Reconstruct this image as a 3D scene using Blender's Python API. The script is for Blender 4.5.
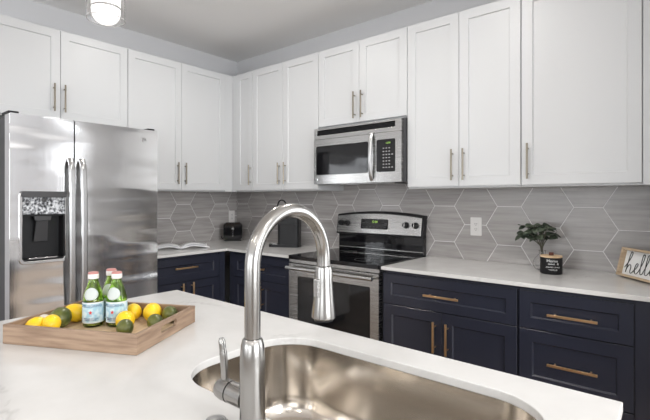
import bpy, bmesh, math, random
from mathutils import Vector, Matrix
PI = math.pi
for o in list(bpy.data.objects): bpy.data.objects.remove(o)
C = bpy.context.scene.collection
scene = bpy.context.scene

# ---------------------------------------------------------------- camera
cd = bpy.data.cameras.new('camera'); cam = bpy.data.objects.new('camera', cd); C.objects.link(cam)
cam.location = (3.538, -2.968, 1.3212)
cam.rotation_euler = (PI/2, 0, math.radians(41.17))
cd.sensor_width = 36; cd.lens = 439.7/650*36
cd.shift_x = (325-305.3)/650; cd.shift_y = -(210-199.3)/650
cd.clip_start = .02
scene.camera = cam

# ---------------------------------------------------------------- world, lights, exposure
w = bpy.data.worlds.new('sky'); scene.world = w; w.use_nodes = True
w.node_tree.nodes['Background'].inputs[0].default_value = (.86, .93, 1, 1)
w.node_tree.nodes['Background'].inputs[1].default_value = 1.2
def area(name, loc, rot, sx, sy, power, col=(1, 1, 1)):
    l = bpy.data.lights.new(name, 'AREA'); l.shape = 'RECTANGLE'; l.size = sx; l.size_y = sy
    l.energy = power; l.color = col
    o = bpy.data.objects.new(name, l); C.objects.link(o); o.location = loc; o.rotation_euler = rot
    return o
# area lamps as daylight from unseen, invented windows (rear wall and right wall)
area('daylight_rear', (1.7, -6.85, 1.55), (PI/2+.3, 0, 0), 2.4, 1.7, 50, (.95, .975, 1))
area('daylight_rear', (4.9, -6.85, 1.55), (PI/2+.3, 0, 0), 2.4, 1.7, 60, (.95, .975, 1))
area('daylight_right', (6.85, -2.6, 1.55), (PI/2+.2, 0, PI/2), 2.4, 1.7, 135, (.95, .975, 1))  # added lamp, placed to reach the left wall past the fridge
area('daylight_side', (4.9, -.02, 1.55), (-PI/2, 0, 0), 1.7, 1.5, 30, (.95, .975, 1))  # added lamp, out of view, to brighten the fridge door's reflection
# invented ceiling cans, out of view, for fill light
FILL_CANS = [(1.3, -1.3), (2.6, -1.3), (4.6, -2.4), (1.3, -4.2), (3.3, -4.2), (5.2, -4.4)]
for x, y in FILL_CANS:
    o = area('ceiling_can_light', (x, y, 2.725), (0, 0, 0), .13, .13, 10, (1, .97, .93)); o.data.shape = 'DISK'
scene.view_settings.view_transform = 'Standard'
scene.view_settings.look = 'None'
scene.view_settings.exposure = 0.09
scene.view_settings.gamma = 1
scene.view_settings.use_curve_mapping = False

# ---------------------------------------------------------------- materials
def mat(name, col, rough=.5, metal=0, **kw):
    m = bpy.data.materials.new(name); m.use_nodes = True
    b = m.node_tree.nodes['Principled BSDF']
    b.inputs['Base Color'].default_value = (*col, 1); b.inputs['Roughness'].default_value = rough
    b.inputs['Metallic'].default_value = metal
    for k, v in kw.items(): b.inputs[k.replace('_', ' ')].default_value = v
    return m
def nd(m, t, **kw):
    n = m.node_tree.nodes.new(t)
    for k, v in kw.items(): setattr(n, k, v)
    return n
def ln(m, a, b): m.node_tree.links.new(a, b)
def bsdf(m): return m.node_tree.nodes['Principled BSDF']
def noise(m, scale, sc=(1, 1, 1), detail=3, coord='Object', rough=.5):
    t = nd(m, 'ShaderNodeTexCoord'); mp = nd(m, 'ShaderNodeMapping'); mp.inputs['Scale'].default_value = sc
    n = nd(m, 'ShaderNodeTexNoise'); n.inputs['Scale'].default_value = scale; n.inputs['Detail'].default_value = detail
    n.inputs['Roughness'].default_value = rough
    ln(m, t.outputs[coord], mp.inputs[0]); ln(m, mp.outputs[0], n.inputs['Vector']); return n.outputs['Fac']
def ramp(m, fac, stops):
    r = nd(m, 'ShaderNodeValToRGB'); e = r.color_ramp.elements
    while len(e) < len(stops): e.new(.5)
    for i, (p, c) in enumerate(stops): e[i].position = p; e[i].color = (*c, 1)
    ln(m, fac, r.inputs[0]); return r.outputs[0]
def bump(m, h, strength, dist=.002, prev=None):
    b = nd(m, 'ShaderNodeBump'); b.inputs['Strength'].default_value = strength; b.inputs['Distance'].default_value = dist
    ln(m, h, b.inputs['Height'])
    if prev: ln(m, prev, b.inputs['Normal'])
    ln(m, b.outputs[0], bsdf(m).inputs['Normal']); return b.outputs[0]

M_white = mat('white_paint', (.56, .565, .57), .4)
M_navy = mat('navy_paint', (.021, .023, .036), .27)
M_wall = mat('grey_wall_paint', (.60, .60, .61), .8)
bump(M_wall, noise(M_wall, 180), .15)
M_ceil = mat('ceiling_paint', (.86, .85, .84), .9)
bump(M_ceil, noise(M_ceil, 120), .2)
def steel(name, col, rough, brush=(1, 1, 260), wave=0, bs=.12):
    m = mat(name, col, rough, 1)
    n = noise(m, 3, brush, 4)
    rr = nd(m, 'ShaderNodeMapRange'); rr.inputs['To Min'].default_value = rough*.8; rr.inputs['To Max'].default_value = rough*1.3
    ln(m, n, rr.inputs['Value']); ln(m, rr.outputs[0], bsdf(m).inputs['Roughness'])
    p = bump(m, n, bs, .0006)
    if wave: bump(m, noise(m, 2.2, (.6, .9, 3.2), 1), wave, .012, p)
    return m
M_steel = steel('brushed_steel', (.47, .465, .455), .25, bs=.05)
M_fridge = steel('wavy_brushed_steel', (.80, .80, .805), .11, brush=(120, 120, 1), wave=1.0, bs=.15)
M_satin = mat('satin_steel', (.50, .50, .50), .3, 1)
M_sink = steel('satin_sink_steel', (.63, .59, .54), .15, (1, 1, 1), bs=.0)
M_faucet = steel('brushed_nickel', (.36, .35, .335), .22, (30, 30, 2), bs=.08)
M_chrome = mat('polished_metal', (.75, .75, .75), .1, 1)
M_pull_n = mat('champagne_metal', (.24, .21, .165), .32, 1)
M_pull_g = mat('brass_metal', (.78, .50, .26), .32, 1)
M_black = mat('black_plastic', (.007, .007, .008), .42, Specular_IOR_Level=.3)
M_blackglass = mat('black_glass', (.006, .006, .007), .06)
M_darkside = mat('dark_grey_case', (.045, .045, .048), .5)
M_gap = mat('dark_gasket', (.01, .01, .01), .8)
M_floor = mat('wood_floor', (.35, .22, .13), .4)
def _floor(m):
    t = nd(m, 'ShaderNodeTexCoord'); br = nd(m, 'ShaderNodeTexBrick')
    br.inputs['Scale'].default_value = 1; br.inputs['Brick Width'].default_value = 1.2; br.inputs['Row Height'].default_value = .14
    br.inputs['Mortar Size'].default_value = .003; br.inputs['Color1'].default_value = (.36, .28, .21, 1)
    br.inputs['Color2'].default_value = (.28, .21, .155, 1); br.inputs['Mortar'].default_value = (.08, .05, .03, 1)
    ln(m, t.outputs['Object'], br.inputs['Vector'])
    mx = nd(m, 'ShaderNodeMixRGB', blend_type='MULTIPLY'); mx.inputs[0].default_value = .5
    ln(m, br.outputs[0], mx.inputs[1]); ln(m, ramp(m, noise(m, 3, (1, 12, 1), 5), [(.3, (.6, .6, .6)), (.7, (1, 1, 1))]), mx.inputs[2])
    ln(m, mx.outputs[0], bsdf(m).inputs['Base Color'])
_floor(M_floor)
M_quartz = mat('white_quartz', (.76, .75, .735), .16)
def _quartz(m):
    t = nd(m, 'ShaderNodeTexCoord')
    n1 = nd(m, 'ShaderNodeTexNoise'); n1.inputs['Scale'].default_value = 1.7; n1.inputs['Detail'].default_value = 6; n1.inputs['Distortion'].default_value = 1.2
    ln(m, t.outputs['Object'], n1.inputs['Vector'])
    vein = ramp(m, n1.outputs['Fac'], [(.488, (1, 1, 1)), (.5, (.78, .77, .77)), (.512, (1, 1, 1))])
    brk = ramp(m, noise(m, 3.1, detail=2), [(.50, (0, 0, 0)), (.66, (1, 1, 1))])
    v2 = nd(m, 'ShaderNodeMixRGB'); v2.inputs[1].default_value = (1, 1, 1, 1)
    ln(m, brk, v2.inputs[0]); ln(m, vein, v2.inputs[2])
    cl = ramp(m, noise(m, 9, detail=4), [(.35, (.595, .585, .57)), (.65, (.635, .625, .61))])
    mx = nd(m, 'ShaderNodeMixRGB', blend_type='MULTIPLY'); mx.inputs[0].default_value = 1
    ln(m, cl, mx.inputs[1]); ln(m, v2.outputs[0], mx.inputs[2]); ln(m, mx.outputs[0], bsdf(m).inputs['Base Color'])
_quartz(M_quartz)
M_grout = mat('white_grout', (.78, .77, .76), .8)
def tile_mat(name, horiz):
    m = mat(name, (.3, .3, .3), .28)
    g = nd(m, 'ShaderNodeNewGeometry')
    t = nd(m, 'ShaderNodeTexCoord'); add = nd(m, 'ShaderNodeVectorMath', operation='ADD')
    cm = nd(m, 'ShaderNodeCombineXYZ'); mu = nd(m, 'ShaderNodeMath', operation='MULTIPLY'); mu.inputs[1].default_value = 37
    ln(m, g.outputs['Random Per Island'], mu.inputs[0])
    for i in range(3): ln(m, mu.outputs[0], cm.inputs[i])
    ln(m, t.outputs['Object'], add.inputs[0]); ln(m, cm.outputs[0], add.inputs[1])
    mp = nd(m, 'ShaderNodeMapping'); mp.inputs['Scale'].default_value = (1.6, 1.6, 28)
    ln(m, add.outputs[0], mp.inputs[0])
    n = nd(m, 'ShaderNodeTexNoise'); n.inputs['Scale'].default_value = 1.6; n.inputs['Detail'].default_value = 5; n.inputs['Roughness'].default_value = .6
    ln(m, mp.outputs[0], n.inputs['Vector'])
    col = ramp(m, n.outputs['Fac'], [(.3, (.30, .28, .27)), (.5, (.385, .362, .350)), (.72, (.47, .447, .434))])
    rv = ramp(m, g.outputs['Random Per Island'], [(0, (.90, .90, .90)), (1, (1.0, 1.0, 1.0))])
    mx = nd(m, 'ShaderNodeMixRGB', blend_type='MULTIPLY'); mx.inputs[0].default_value = 1
    ln(m, col, mx.inputs[1]); ln(m, rv, mx.inputs[2]); ln(m, mx.outputs[0], bsdf(m).inputs['Base Color'])
    return m
M_tile = tile_mat('grey_streaked_tile', True)
def wood(name, c1, c2, sc):
    m = mat(name, c1, .55)
    n = noise(m, 4, sc, 5)
    ln(m, ramp(m, n, [(.3, c1), (.7, c2)]), bsdf(m).inputs['Base Color']); bump(m, n, .15, .001); return m
M_tray = wood('tray_wood', (.20, .125, .08), (.38, .265, .18), (2, 2, 22))
M_trayfloor = wood('tray_floor_wood', (.50, .36, .22), (.66, .50, .33), (20, 3, 3))
M_frame = wood('pale_frame_wood', (.42, .31, .20), (.58, .45, .31), (3, 3, 16))
M_lid = wood('lid_wood', (.55, .38, .22), (.68, .50, .32), (14, 2, 2))
M_knobwood = mat('dark_red_wood', (.10, .03, .02), .5)
M_plate = mat('white_outlet_plastic', (.72, .70, .68), .35)
M_paper = mat('glossy_paper', (.74, .74, .75), .3)
M_paperprint = mat('printed_grey', (.25, .25, .28), .4)
M_lemon = mat('lemon_peel', (.90, .58, .015), .33, Subsurface_Weight=.1)
bump(M_lemon, noise(M_lemon, 160, detail=1), .3, .001)
M_lime = mat('dark_green_peel', (.08, .095, .018), .32)
ln(M_lime, ramp(M_lime, noise(M_lime, 18), [(.35, (.045, .06, .012)), (.65, (.14, .15, .03))]), bsdf(M_lime).inputs['Base Color'])
bump(M_lime, noise(M_lime, 190, detail=1), .3, .001)
M_pale = mat('pale_peel', (.72, .69, .62), .5)
M_greenglass = mat('green_glass', (.72, .95, .32), .03, Transmission_Weight=1, IOR=1.45)
M_glass = mat('clear_glass', (1, 1, 1), .02, Transmission_Weight=1, IOR=1.45)
M_cap = mat('white_cap', (.78, .75, .74), .4)
M_capred = mat('faded_red_cap', (.50, .22, .20), .4)
M_label = mat('pale_blue_label', (.42, .60, .68), .5)
ln(M_label, ramp(M_label, noise(M_label, 60), [(.4, (.33, .53, .63)), (.6, (.62, .73, .76))]), bsdf(M_label).inputs['Base Color'])
M_necklabel = mat('silver_white_label', (.52, .56, .54), .4)
M_inkblue = mat('navy_ink', (.03, .06, .16), .5)
M_inkred = mat('red_ink', (.65, .03, .02), .5)
M_ink = mat('black_ink', (.015, .015, .015), .6)
M_inkwhite = mat('white_ink', (.75, .75, .75), .5)
M_canvas = mat('white_board', (.75, .75, .74), .7)
M_leaf = mat('eucalyptus_leaf', (.045, .065, .038), .5)
ln(M_leaf, ramp(M_leaf, noise(M_leaf, 25), [(.35, (.022, .034, .022)), (.7, (.11, .135, .09))]), bsdf(M_leaf).inputs['Base Color'])
M_stem = mat('brown_green_stem', (.06, .055, .035), .6)
M_water = mat('clear_water', (.95, 1, .98), .0, Transmission_Weight=1, IOR=1.33)
M_led = mat('green_display', (.02, .03, .01), .3, Emission_Color=(.45, .8, .12, 1), Emission_Strength=.9)
M_lampglow = mat('frosted_lamp_glass', (.9, .9, .9), .4, Emission_Color=(1, .97, .93, 1), Emission_Strength=.9)
M_addedcan = mat('lit_diffuser', (.9, .9, .9), .4, Emission_Color=(1, .95, .88, 1), Emission_Strength=4)  # glow of the invented ceiling cans
M_marble = mat('dispenser_panel', (.3, .3, .3), .2)
ln(M_marble, ramp(M_marble, noise(M_marble, 70, detail=4), [(.38, (.03, .03, .035)), (.5, (.30, .31, .33)), (.62, (.68, .70, .72))]), bsdf(M_marble).inputs['Base Color'])

# ---------------------------------------------------------------- helpers
def obj(name, bm, m, parent=None, smooth=False, bevel=0, seg=2):
    me = bpy.data.meshes.new(name); bmesh.ops.recalc_face_normals(bm, faces=bm.faces[:])
    bm.to_mesh(me); bm.free(); me.materials.append(m)
    o = bpy.data.objects.new(name, me); C.objects.link(o)
    if parent: o.parent = parent
    if smooth:
        for p in me.polygons: p.use_smooth = True
        if smooth != 'full':
            me.set_sharp_from_angle(angle=math.radians(38))
    if bevel:
        b = o.modifiers.new('bevel', 'BEVEL'); b.width = bevel; b.segments = seg; b.limit_method = 'ANGLE'; b.angle_limit = math.radians(40)
    return o
def thing(name, label, cat, loc=(0, 0, 0), rz=0, group=None):
    o = bpy.data.objects.new(name, None); C.objects.link(o); o.empty_display_size = .05
    o.location = loc; o.rotation_euler = (0, 0, rz); return tag(o, label, cat, group)
def tag(o, label, cat, group=None):
    o['label'] = label; o['category'] = cat
    if group: o['group'] = group
    return o
def struct(name, bm, m, **kw):
    o = obj(name, bm, m, **kw); o['kind'] = 'structure'; return o
def dup(root, loc, rz, label):
    r = root.copy(); C.objects.link(r); r.location = loc; r.rotation_euler = (0, 0, rz); r['label'] = label
    for ch in list(root.children):
        c = ch.copy(); C.objects.link(c); c.parent = r
        for g in list(ch.children):
            d = g.copy(); C.objects.link(d); d.parent = c
    return r
def box(bm, x0, x1, y0, y1, z0, z1):
    vs = [bm.verts.new(p) for p in ((x0, y0, z0), (x1, y0, z0), (x1, y1, z0), (x0, y1, z0), (x0, y0, z1), (x1, y0, z1), (x1, y1, z1), (x0, y1, z1))]
    for f in ((0, 3, 2, 1), (4, 5, 6, 7), (0, 1, 5, 4), (1, 2, 6, 5), (2, 3, 7, 6), (3, 0, 4, 7)): bm.faces.new([vs[i] for i in f])
    return vs
def B(*bs):
    bm = bmesh.new()
    for b in bs: box(bm, *b)
    return bm
def lathe(bm, prof, n=32, at=(0, 0, 0), cap0=True, cap1=True, mtx=None):
    """prof: list of (r,z)"""
    rings = []
    for r, z in prof:
        ring = []
        for i in range(n):
            a = 2*PI*i/n; p = Vector((r*math.cos(a), r*math.sin(a), z))
            if mtx: p = mtx @ p
            ring.append(bm.verts.new(p+Vector(at)))
        rings.append(ring)
    for a, b in zip(rings, rings[1:]):
        for i in range(n): bm.faces.new((a[i], a[(i+1) % n], b[(i+1) % n], b[i]))
    if cap0: bm.faces.new(rings[0][::-1])
    if cap1: bm.faces.new(rings[-1])
    return bm
def tube(bm, pts, r, n=16, caps=True):
    pts = [Vector(p) for p in pts]; rs = r if isinstance(r, (list, tuple)) else [r]*len(pts)
    t0 = (pts[1]-pts[0]).normalized(); up = Vector((0, 0, 1)) if abs(t0.z) < .9 else Vector((1, 0, 0))
    u = t0.cross(up).normalized(); rings = []
    for i, p in enumerate(pts):
        t = (pts[min(i+1, len(pts)-1)]-pts[max(i-1, 0)]).normalized()
        u = (u-t*u.dot(t)).normalized(); v = t.cross(u)
        rings.append([bm.verts.new(p+rs[i]*(u*math.cos(2*PI*k/n)+v*math.sin(2*PI*k/n))) for k in range(n)])
    for a, b in zip(rings, rings[1:]):
        for k in range(n): bm.faces.new((a[k], a[(k+1) % n], b[(k+1) % n], b[k]))
    if caps: bm.faces.new(rings[0][::-1]); bm.faces.new(rings[-1])
    return bm
def catmull(P, k=8):
    P = [Vector(p) for p in P]; out = []
    Q = [P[0]*2-P[1]]+P+[P[-1]*2-P[-2]]
    for i in range(1, len(Q)-2):
        for j in range(k):
            t = j/k; a, b, c, d = Q[i-1:i+3]
            out.append(.5*((2*b)+(c-a)*t+(2*a-5*b+4*c-d)*t*t+(3*b-a-3*c+d)*t**3))
    out.append(P[-1]); return out
def rrect(x0, x1, y0, y1, r, n=8):
    """rounded rectangle, counter-clockwise 2D points"""
    pts = []
    for cx, cy, a0 in ((x1-r, y1-r, 0), (x0+r, y1-r, 90), (x0+r, y0+r, 180), (x1-r, y0+r, 270)):
        for i in range(n+1):
            a = math.radians(a0+90*i/n); pts.append((cx+r*math.cos(a), cy+r*math.sin(a)))
    return pts
def plate(outer, holes, fn, th):
    """outer / holes: 2D loops; fn(u,v,w)->3D; extruded along w from 0 to th. Holes kept open."""
    bm = bmesh.new(); edges = []; loops = []
    for lp in [outer]+holes:
        vs = [bm.verts.new((p[0], p[1], 0)) for p in lp]; loops.append(vs)
        for i in range(len(vs)): edges.append(bm.edges.new((vs[i], vs[(i+1) % len(vs)])))
    bmesh.ops.triangle_fill(bm, use_beauty=True, use_dissolve=False, edges=edges, normal=(0, 0, 1))
    ff = bm.faces[:]
    m = {v: bm.verts.new((v.co.x, v.co.y, th)) for v in bm.verts[:]}
    for f in ff: bm.faces.new([m[v] for v in reversed(f.verts)])
    for vs in loops:
        for i in range(len(vs)):
            a, b = vs[i], vs[(i+1) % len(vs)]; bm.faces.new((a, b, m[b], m[a]))
    for v in bm.verts: v.co = Vector(fn(v.co.x, v.co.y, v.co.z))
    return bm
XY = lambda z0: (lambda u, v, w: (u, v, z0+w))
XZ = lambda y0: (lambda u, v, w: (u, y0-w, v))       # faces -y
def text_bm(s, size, fn, depth=.0004, align='CENTER', space=1):
    cu = bpy.data.curves.new('t', 'FONT'); cu.body = s; cu.size = size; cu.align_x = align; cu.align_y = 'CENTER'
    cu.resolution_u = 2; cu.space_character = space
    o = bpy.data.objects.new('t', cu); C.objects.link(o); bpy.context.view_layer.update()
    me = bpy.data.meshes.new_from_object(o.evaluated_get(bpy.context.evaluated_depsgraph_get()))
    bpy.data.objects.remove(o); bpy.data.curves.remove(cu)
    bm = bmesh.new(); bm.from_mesh(me); bpy.data.meshes.remove(me)
    ff = bm.faces[:]
    r = bmesh.ops.extrude_face_region(bm, geom=ff)
    for g in r['geom']:
        if isinstance(g, bmesh.types.BMVert): g.co.z += depth
    for v in bm.verts: v.co = Vector(fn(v.co.x, v.co.y, v.co.z))
    return bm
def shaker(x0, x1, z0, z1, y, fw=.056, th=.019, rec=.008, bw=.003):
    """door/drawer front whose back is at y, facing -y, one mesh"""
    bm = bmesh.new(); e = .0015
    def loop(a, b, c, d, yy): return [bm.verts.new(p) for p in ((a, yy, c), (b, yy, c), (b, yy, d), (a, yy, d))]
    L = [loop(x0, x1, z0, z1, y), loop(x0, x1, z0, z1, y-th+e), loop(x0+e, x1-e, z0+e, z1-e, y-th),
         loop(x0+fw, x1-fw, z0+fw, z1-fw, y-th), loop(x0+fw+bw, x1-fw-bw, z0+fw+bw, z1-fw-bw, y-th+rec)]
    for a, b in zip(L, L[1:]):
        for i in range(4): bm.faces.new((a[i], a[(i+1) % 4], b[(i+1) % 4], b[i]))
    bm.faces.new(L[0]); bm.faces.new(L[-1][::-1]); return bm
def bar_pull(x, z, y, length, vertical, m, parent, square):
    """pull standing off a front at y (facing -y); centre x,z"""
    bm = bmesh.new(); h = length/2; so = .028
    def P(t, yy): return (x, yy, z+t) if vertical else (x+t, yy, z)
    if square:
        r = .0055
        if vertical: box(bm, x-r, x+r, y-so-2*r, y-so, z-h, z+h)
        else: box(bm, x-h, x+h, y-so-2*r, y-so, z-r, z+r)
        q = y-so
    else: tube(bm, [P(-h, y-so), P(h, y-so)], .0055, 12); q = y-so
    for s in (-1, 1): tube(bm, [P(s*(h-.028), y+.0), P(s*(h-.028), q)], .0042, 10)
    return obj('handle', bm, m, parent, smooth=True, bevel=.001 if square else 0)

# ---------------------------------------------------------------- the room
H = 2.743; Y1 = -7.0; X1 = 7.0; T = .12
struct('floor', B((-T, X1+T, Y1-T, T, -.08, 0)), M_floor)
struct('ceiling', B((-T, X1+T, Y1-T, T, H, H+.1)), M_ceil)
struct('wall_back', plate([(-T, 0), (X1+T, 0), (X1+T, H), (-T, H)], [[(4.0, .75), (5.8, .75), (5.8, 2.35), (4.0, 2.35)]], lambda u, v, w: (u, w, v), T), M_wall)
struct('wall_left', B((-T, 0, Y1, 0, 0, H)), M_wall)
struct('wall_right', B((3.46, 3.58, -.78, 0, 0, H)), M_wall)
added_wins_rear = [(.5, 2.9, .7, 2.4), (3.7, 6.1, .7, 2.4)]  # unseen rear windows, invented for room light and reflections
struct('wall_rear', plate([(0, 0), (X1, 0), (X1, H), (0, H)], [[(a, c), (b, c), (b, d), (a, d)] for a, b, c, d in added_wins_rear], XZ(Y1), T), M_wall)
struct('wall_far_right', plate([(Y1, 0), (0, 0), (0, H), (Y1, H)], [[(-3.8, .7), (-1.4, .7), (-1.4, 2.4), (-3.8, 2.4)]], lambda u, v, w: (X1+w, u, v), T), M_wall)
k = 0
for a, b, c, d in added_wins_rear:
    k += 1
    o = struct('window_%d' % k, plate([(a, c), (b, c), (b, d), (a, d)], [[(p+.05, c+.05), (p+(b-a)/2-.05, c+.05), (p+(b-a)/2-.05, d-.05), (p+.05, d-.05)] for p in (a, a+(b-a)/2)], XZ(Y1-.03), .05), M_white)
    obj('window_pane', B((a+.02, b-.02, Y1-.06, Y1-.055, c+.02, d-.02)), M_glass, o)
o = struct('window_3', plate([(-3.8, .7), (-1.4, .7), (-1.4, 2.4), (-3.8, 2.4)], [[(p+.05, .75), (p+1.15, .75), (p+1.15, 2.35), (p+.05, 2.35)] for p in (-3.8, -2.6)], lambda u, v, w: (X1+.03+w, u, v), .05), M_white)  # unseen window, invented and placed to light the left wall
obj('window_pane', B((X1+.055, X1+.06, -3.78, -1.42, .72, 2.38)), M_glass, o)

o = struct('window_4', plate([(4.0, .75), (5.8, .75), (5.8, 2.35), (4.0, 2.35)], [[(p+.05, .80), (p+.85, .80), (p+.85, 2.30), (p+.05, 2.30)] for p in (4.0, 4.9)], lambda u, v, w: (u, .03+w, v), .05), M_white)  # unseen window, added so the fridge door reflects something bright
obj('window_pane', B((4.02, 5.78, .055, .06, .77, 2.33)), M_glass, o)
# hexagonal tile backsplash: flat-top hexagons clipped to the wall strip
def clip(poly, ax, val, keep_less):
    out = []
    for i in range(len(poly)):
        p, q = poly[i], poly[(i+1) % len(poly)]
        ip = (p[ax] < val) == keep_less; iq = (q[ax] < val) == keep_less
        if ip: out.append(p)
        if ip != iq:
            t = (val-p[ax])/(q[ax]-p[ax]); out.append((p[0]+t*(q[0]-p[0]), p[1]+t*(q[1]-p[1])))
    return out
def hexes(u0, u1, uref, z0, z1, fn):
    bm = bmesh.new(); Rr = .1427; hh = Rr*math.sqrt(3)/2; g = .0022; pitch = 1.5*Rr
    i0 = int((u0-uref)/pitch)-2
    for i in range(i0, i0+int((u1-u0)/pitch)+5):
        for j in range(-4, 6):
            cx = uref+i*pitch; cz = 1.1505+j*2*hh+(hh if i % 2 else 0)
            r = Rr-g/math.cos(PI/6)
            P = [(cx+r*math.cos(a*PI/3), cz+r*math.sin(a*PI/3)) for a in range(6)]
            for ax, v, kl in ((0, u0, False), (0, u1, True), (1, z0, False), (1, z1, True)):
                if P: P = clip(P, ax, v, kl)
            if len(P) < 3: continue
            a = [bm.verts.new(fn(p[0], p[1], .0)) for p in P]; b = [bm.verts.new(fn(p[0], p[1], .0075)) for p in P]
            bm.faces.new(b)
            for q in range(len(P)): bm.faces.new((a[q], a[(q+1) % len(P)], b[(q+1) % len(P)], b[q]))
    return bm
bsp = struct('trim_1', B((.0, 3.46, -.006, -.0005, .914, 1.46), ), M_grout)
struct('trim_2', hexes(.008, 3.459, 3.10, .9145, 1.458, lambda u, v, w: (u, -.0005-w, v)), M_tile)
struct('trim_3', B((.0005, .006, -1.345, -.006, .914, 1.40)), M_grout)
struct('trim_4', hexes(-1.344, -.008, -.643, .9145, 1.399, lambda u, v, w: (.0005+w, u, v)), M_tile)

# ---------------------------------------------------------------- upper cabinets
ZB, ZT = 1.391, 2.463
def upper(name, label, loc, rz, w, z0, doors, filler=None, grp='white upper cabinets', hz=(1.447, 1.627), group=True):
    """doors: (x0,x1,handle_x)"""
    t = thing(name, label, 'cabinet', (loc[0], loc[1], z0), rz)
    h = ZT-z0
    obj('body', B((.0008, w-.0008, -.322, -.009, 0, h)), M_white, t)
    for a, b, hx in doors:
        d = obj('door', shaker(a+.0013, b-.0013, .010, h-.002, -.3225), M_white, t)
        bar_pull(hx, (hz[0]+hz[1])/2-z0, -.3415, hz[1]-hz[0], True, M_pull_n, d, False)
    if filler:
        for a, b in filler: obj('filler_strip', B((a, b, -.338, -.3225, 0, h-.001)), M_white, t)
    return t
L90 = PI/2
# left wall (local x runs to +y, front faces +x)
y0 = -2.296
upper('upper_cabinet', 'short white two-door wall cabinet directly above the refrigerator', (0, y0, 0), L90, -1.350-y0, 1.845,
      [(0, -1.822-y0, -1.866-y0), (-1.822-y0, -1.350-y0, -1.800-y0)], hz=(1.907, 2.092))
y0 = -1.348
upper('upper_cabinet', 'tall white two-door wall cabinet between the refrigerator and the room corner', (0, y0, 0), L90, -.345-y0, ZB,
      [(0, -.882-y0, -.925-y0), (-.882-y0, -.425-y0, -.852-y0)], filler=[(-.424-y0, -.3390-y0)])
# back wall
x0 = .346
upper('upper_cabinet', 'narrow white single-door wall cabinet in the room corner', (x0, 0, 0), 0, .617-x0, ZB,
      [(.392-x0, .617-x0, .597-x0)], filler=[(.3388-x0, .391-x0)])
x0 = .618
upper('upper_cabinet', 'white two-door wall cabinet left of the microwave', (x0, 0, 0), 0, 1.374-x0, ZB,
      [(0, .992-x0, .956-x0), (.992-x0, 1.374-x0, 1.025-x0)])
x0 = 1.375
upper('upper_cabinet', 'short white two-door wall cabinet above the microwave', (x0, 0, 0), 0, .759, 1.866,
      [(0, 1.752-x0, 1.719-x0), (1.752-x0, .759, 1.784-x0)], hz=(1.903, 2.095))
x0 = 2.135
upper('upper_cabinet', 'tall white two-door wall cabinet right of the microwave', (x0, 0, 0), 0, 2.831-x0, ZB,
      [(0, 2.481-x0, 2.443-x0), (2.481-x0, 2.831-x0, 2.514-x0)], hz=(1.437, 1.627))
x0 = 2.833
upper('upper_cabinet', 'tall white single-door wall cabinet at the far right', (x0, 0, 0), 0, 3.459-x0, ZB,
      [(0, 3.368-x0, 2.869-x0)], filler=[(3.371-x0, 3.458-x0)], hz=(1.433, 1.628))

# ---------------------------------------------------------------- base cabinets
def base(label, loc, rz, w, fronts, fill=None):
    """fronts: (kind,x0,x1,z0,z1,[pull (x,z,vertical,len)])"""
    t = thing('base_cabinet', label, 'cabinet', (loc[0], loc[1], 0), rz)
    obj('body', B((.0008, w-.0008, -.612, -.009, .10, .893)), M_navy, t)
    obj('toe_kick', B((.0008, w-.0008, -.54, -.52, 0, .0995)), M_navy, t)
    for kd, a, b, c, d, p in fronts:
        f = obj(kd, shaker(a+.0015, b-.0015, c, d, -.6125, fw=.058 if d-c > .2 else .052, rec=.009, bw=.007), M_navy, t)
        if p: bar_pull(p[0], p[1], -.6315, p[3], p[2], M_pull_g, f, True)
    if fill:
        for a, b in fill: obj('filler_strip', B((a, b, -.6285, -.6125, .105, .892)), M_navy, t)
    return t
y0 = -1.343
base('navy base cabinet with one drawer over two doors beside the refrigerator', (0, y0), L90, -.655-y0,
     [('drawer', 0, -.715-y0, .694, .872, (-1.045-y0, .80, False, .196)),
      ('door', 0, -1.03-y0, .108, .688, (-1.075-y0, .60, True, .17)), ('door', -1.03-y0, -.715-y0, .108, .688, (-.985-y0, .60, True, .17))],
     fill=[(-.713-y0, -.656-y0)])
x0 = .657
base('navy base cabinet between the dark corner and the oven range', (x0, 0), 0, 1.352-x0,
     [('drawer', .70-x0, 1.352-x0, .694, .872, (1.02-x0, .785, False, .17)),
      ('door', .70-x0, 1.026-x0, .108, .688, (.985-x0, .57, True, .17)), ('door', 1.026-x0, 1.352-x0, .108, .688, (1.065-x0, .57, True, .17))],
     fill=[(0.001, .699-x0)])
x0 = 2.125
base('wide navy base cabinet with one long drawer over two doors, right of the oven range', (x0, 0), 0, 2.896-x0,
     [('drawer', 0, 2.893-x0, .692, .872, (2.505-x0, .780, False, .2)),
      ('door', 0, 2.50-x0, .108, .687, (2.464-x0, .553, True, .172)), ('door', 2.50-x0, 2.893-x0, .108, .687, (2.537-x0, .553, True, .172))])
x0 = 2.8965
base('navy base cabinet with three stacked drawers, farthest right', (x0, 0), 0, 3.458-x0,
     [('drawer', .003, 3.360-x0, .692, .872, (3.132-x0, .776, False, .2)),
      ('drawer', .003, 3.360-x0, .404, .687, (3.132-x0, .542, False, .2)),
      ('drawer', .003, 3.360-x0, .108, .399, (3.132-x0, .25, False, .2))], fill=[(3.363-x0, 3.457-x0)])

# ---------------------------------------------------------------- worktops
tag(obj('countertop', plate([(.0085, -.0085), (.0085, -1.343), (.653, -1.343), (.653, -.653), (1.352, -.653), (1.352, -.0085)], [], XY(.894), .02), M_quartz, bevel=.002),
    'white quartz L-shaped countertop in the corner between refrigerator and range', 'countertop')
tag(obj('countertop', plate([(2.124, -.0085), (2.124, -.653), (3.458, -.653), (3.458, -.0085)], [], XY(.894), .02), M_quartz, bevel=.002),
    'white quartz countertop right of the range holding the plant and candle', 'countertop')

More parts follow.
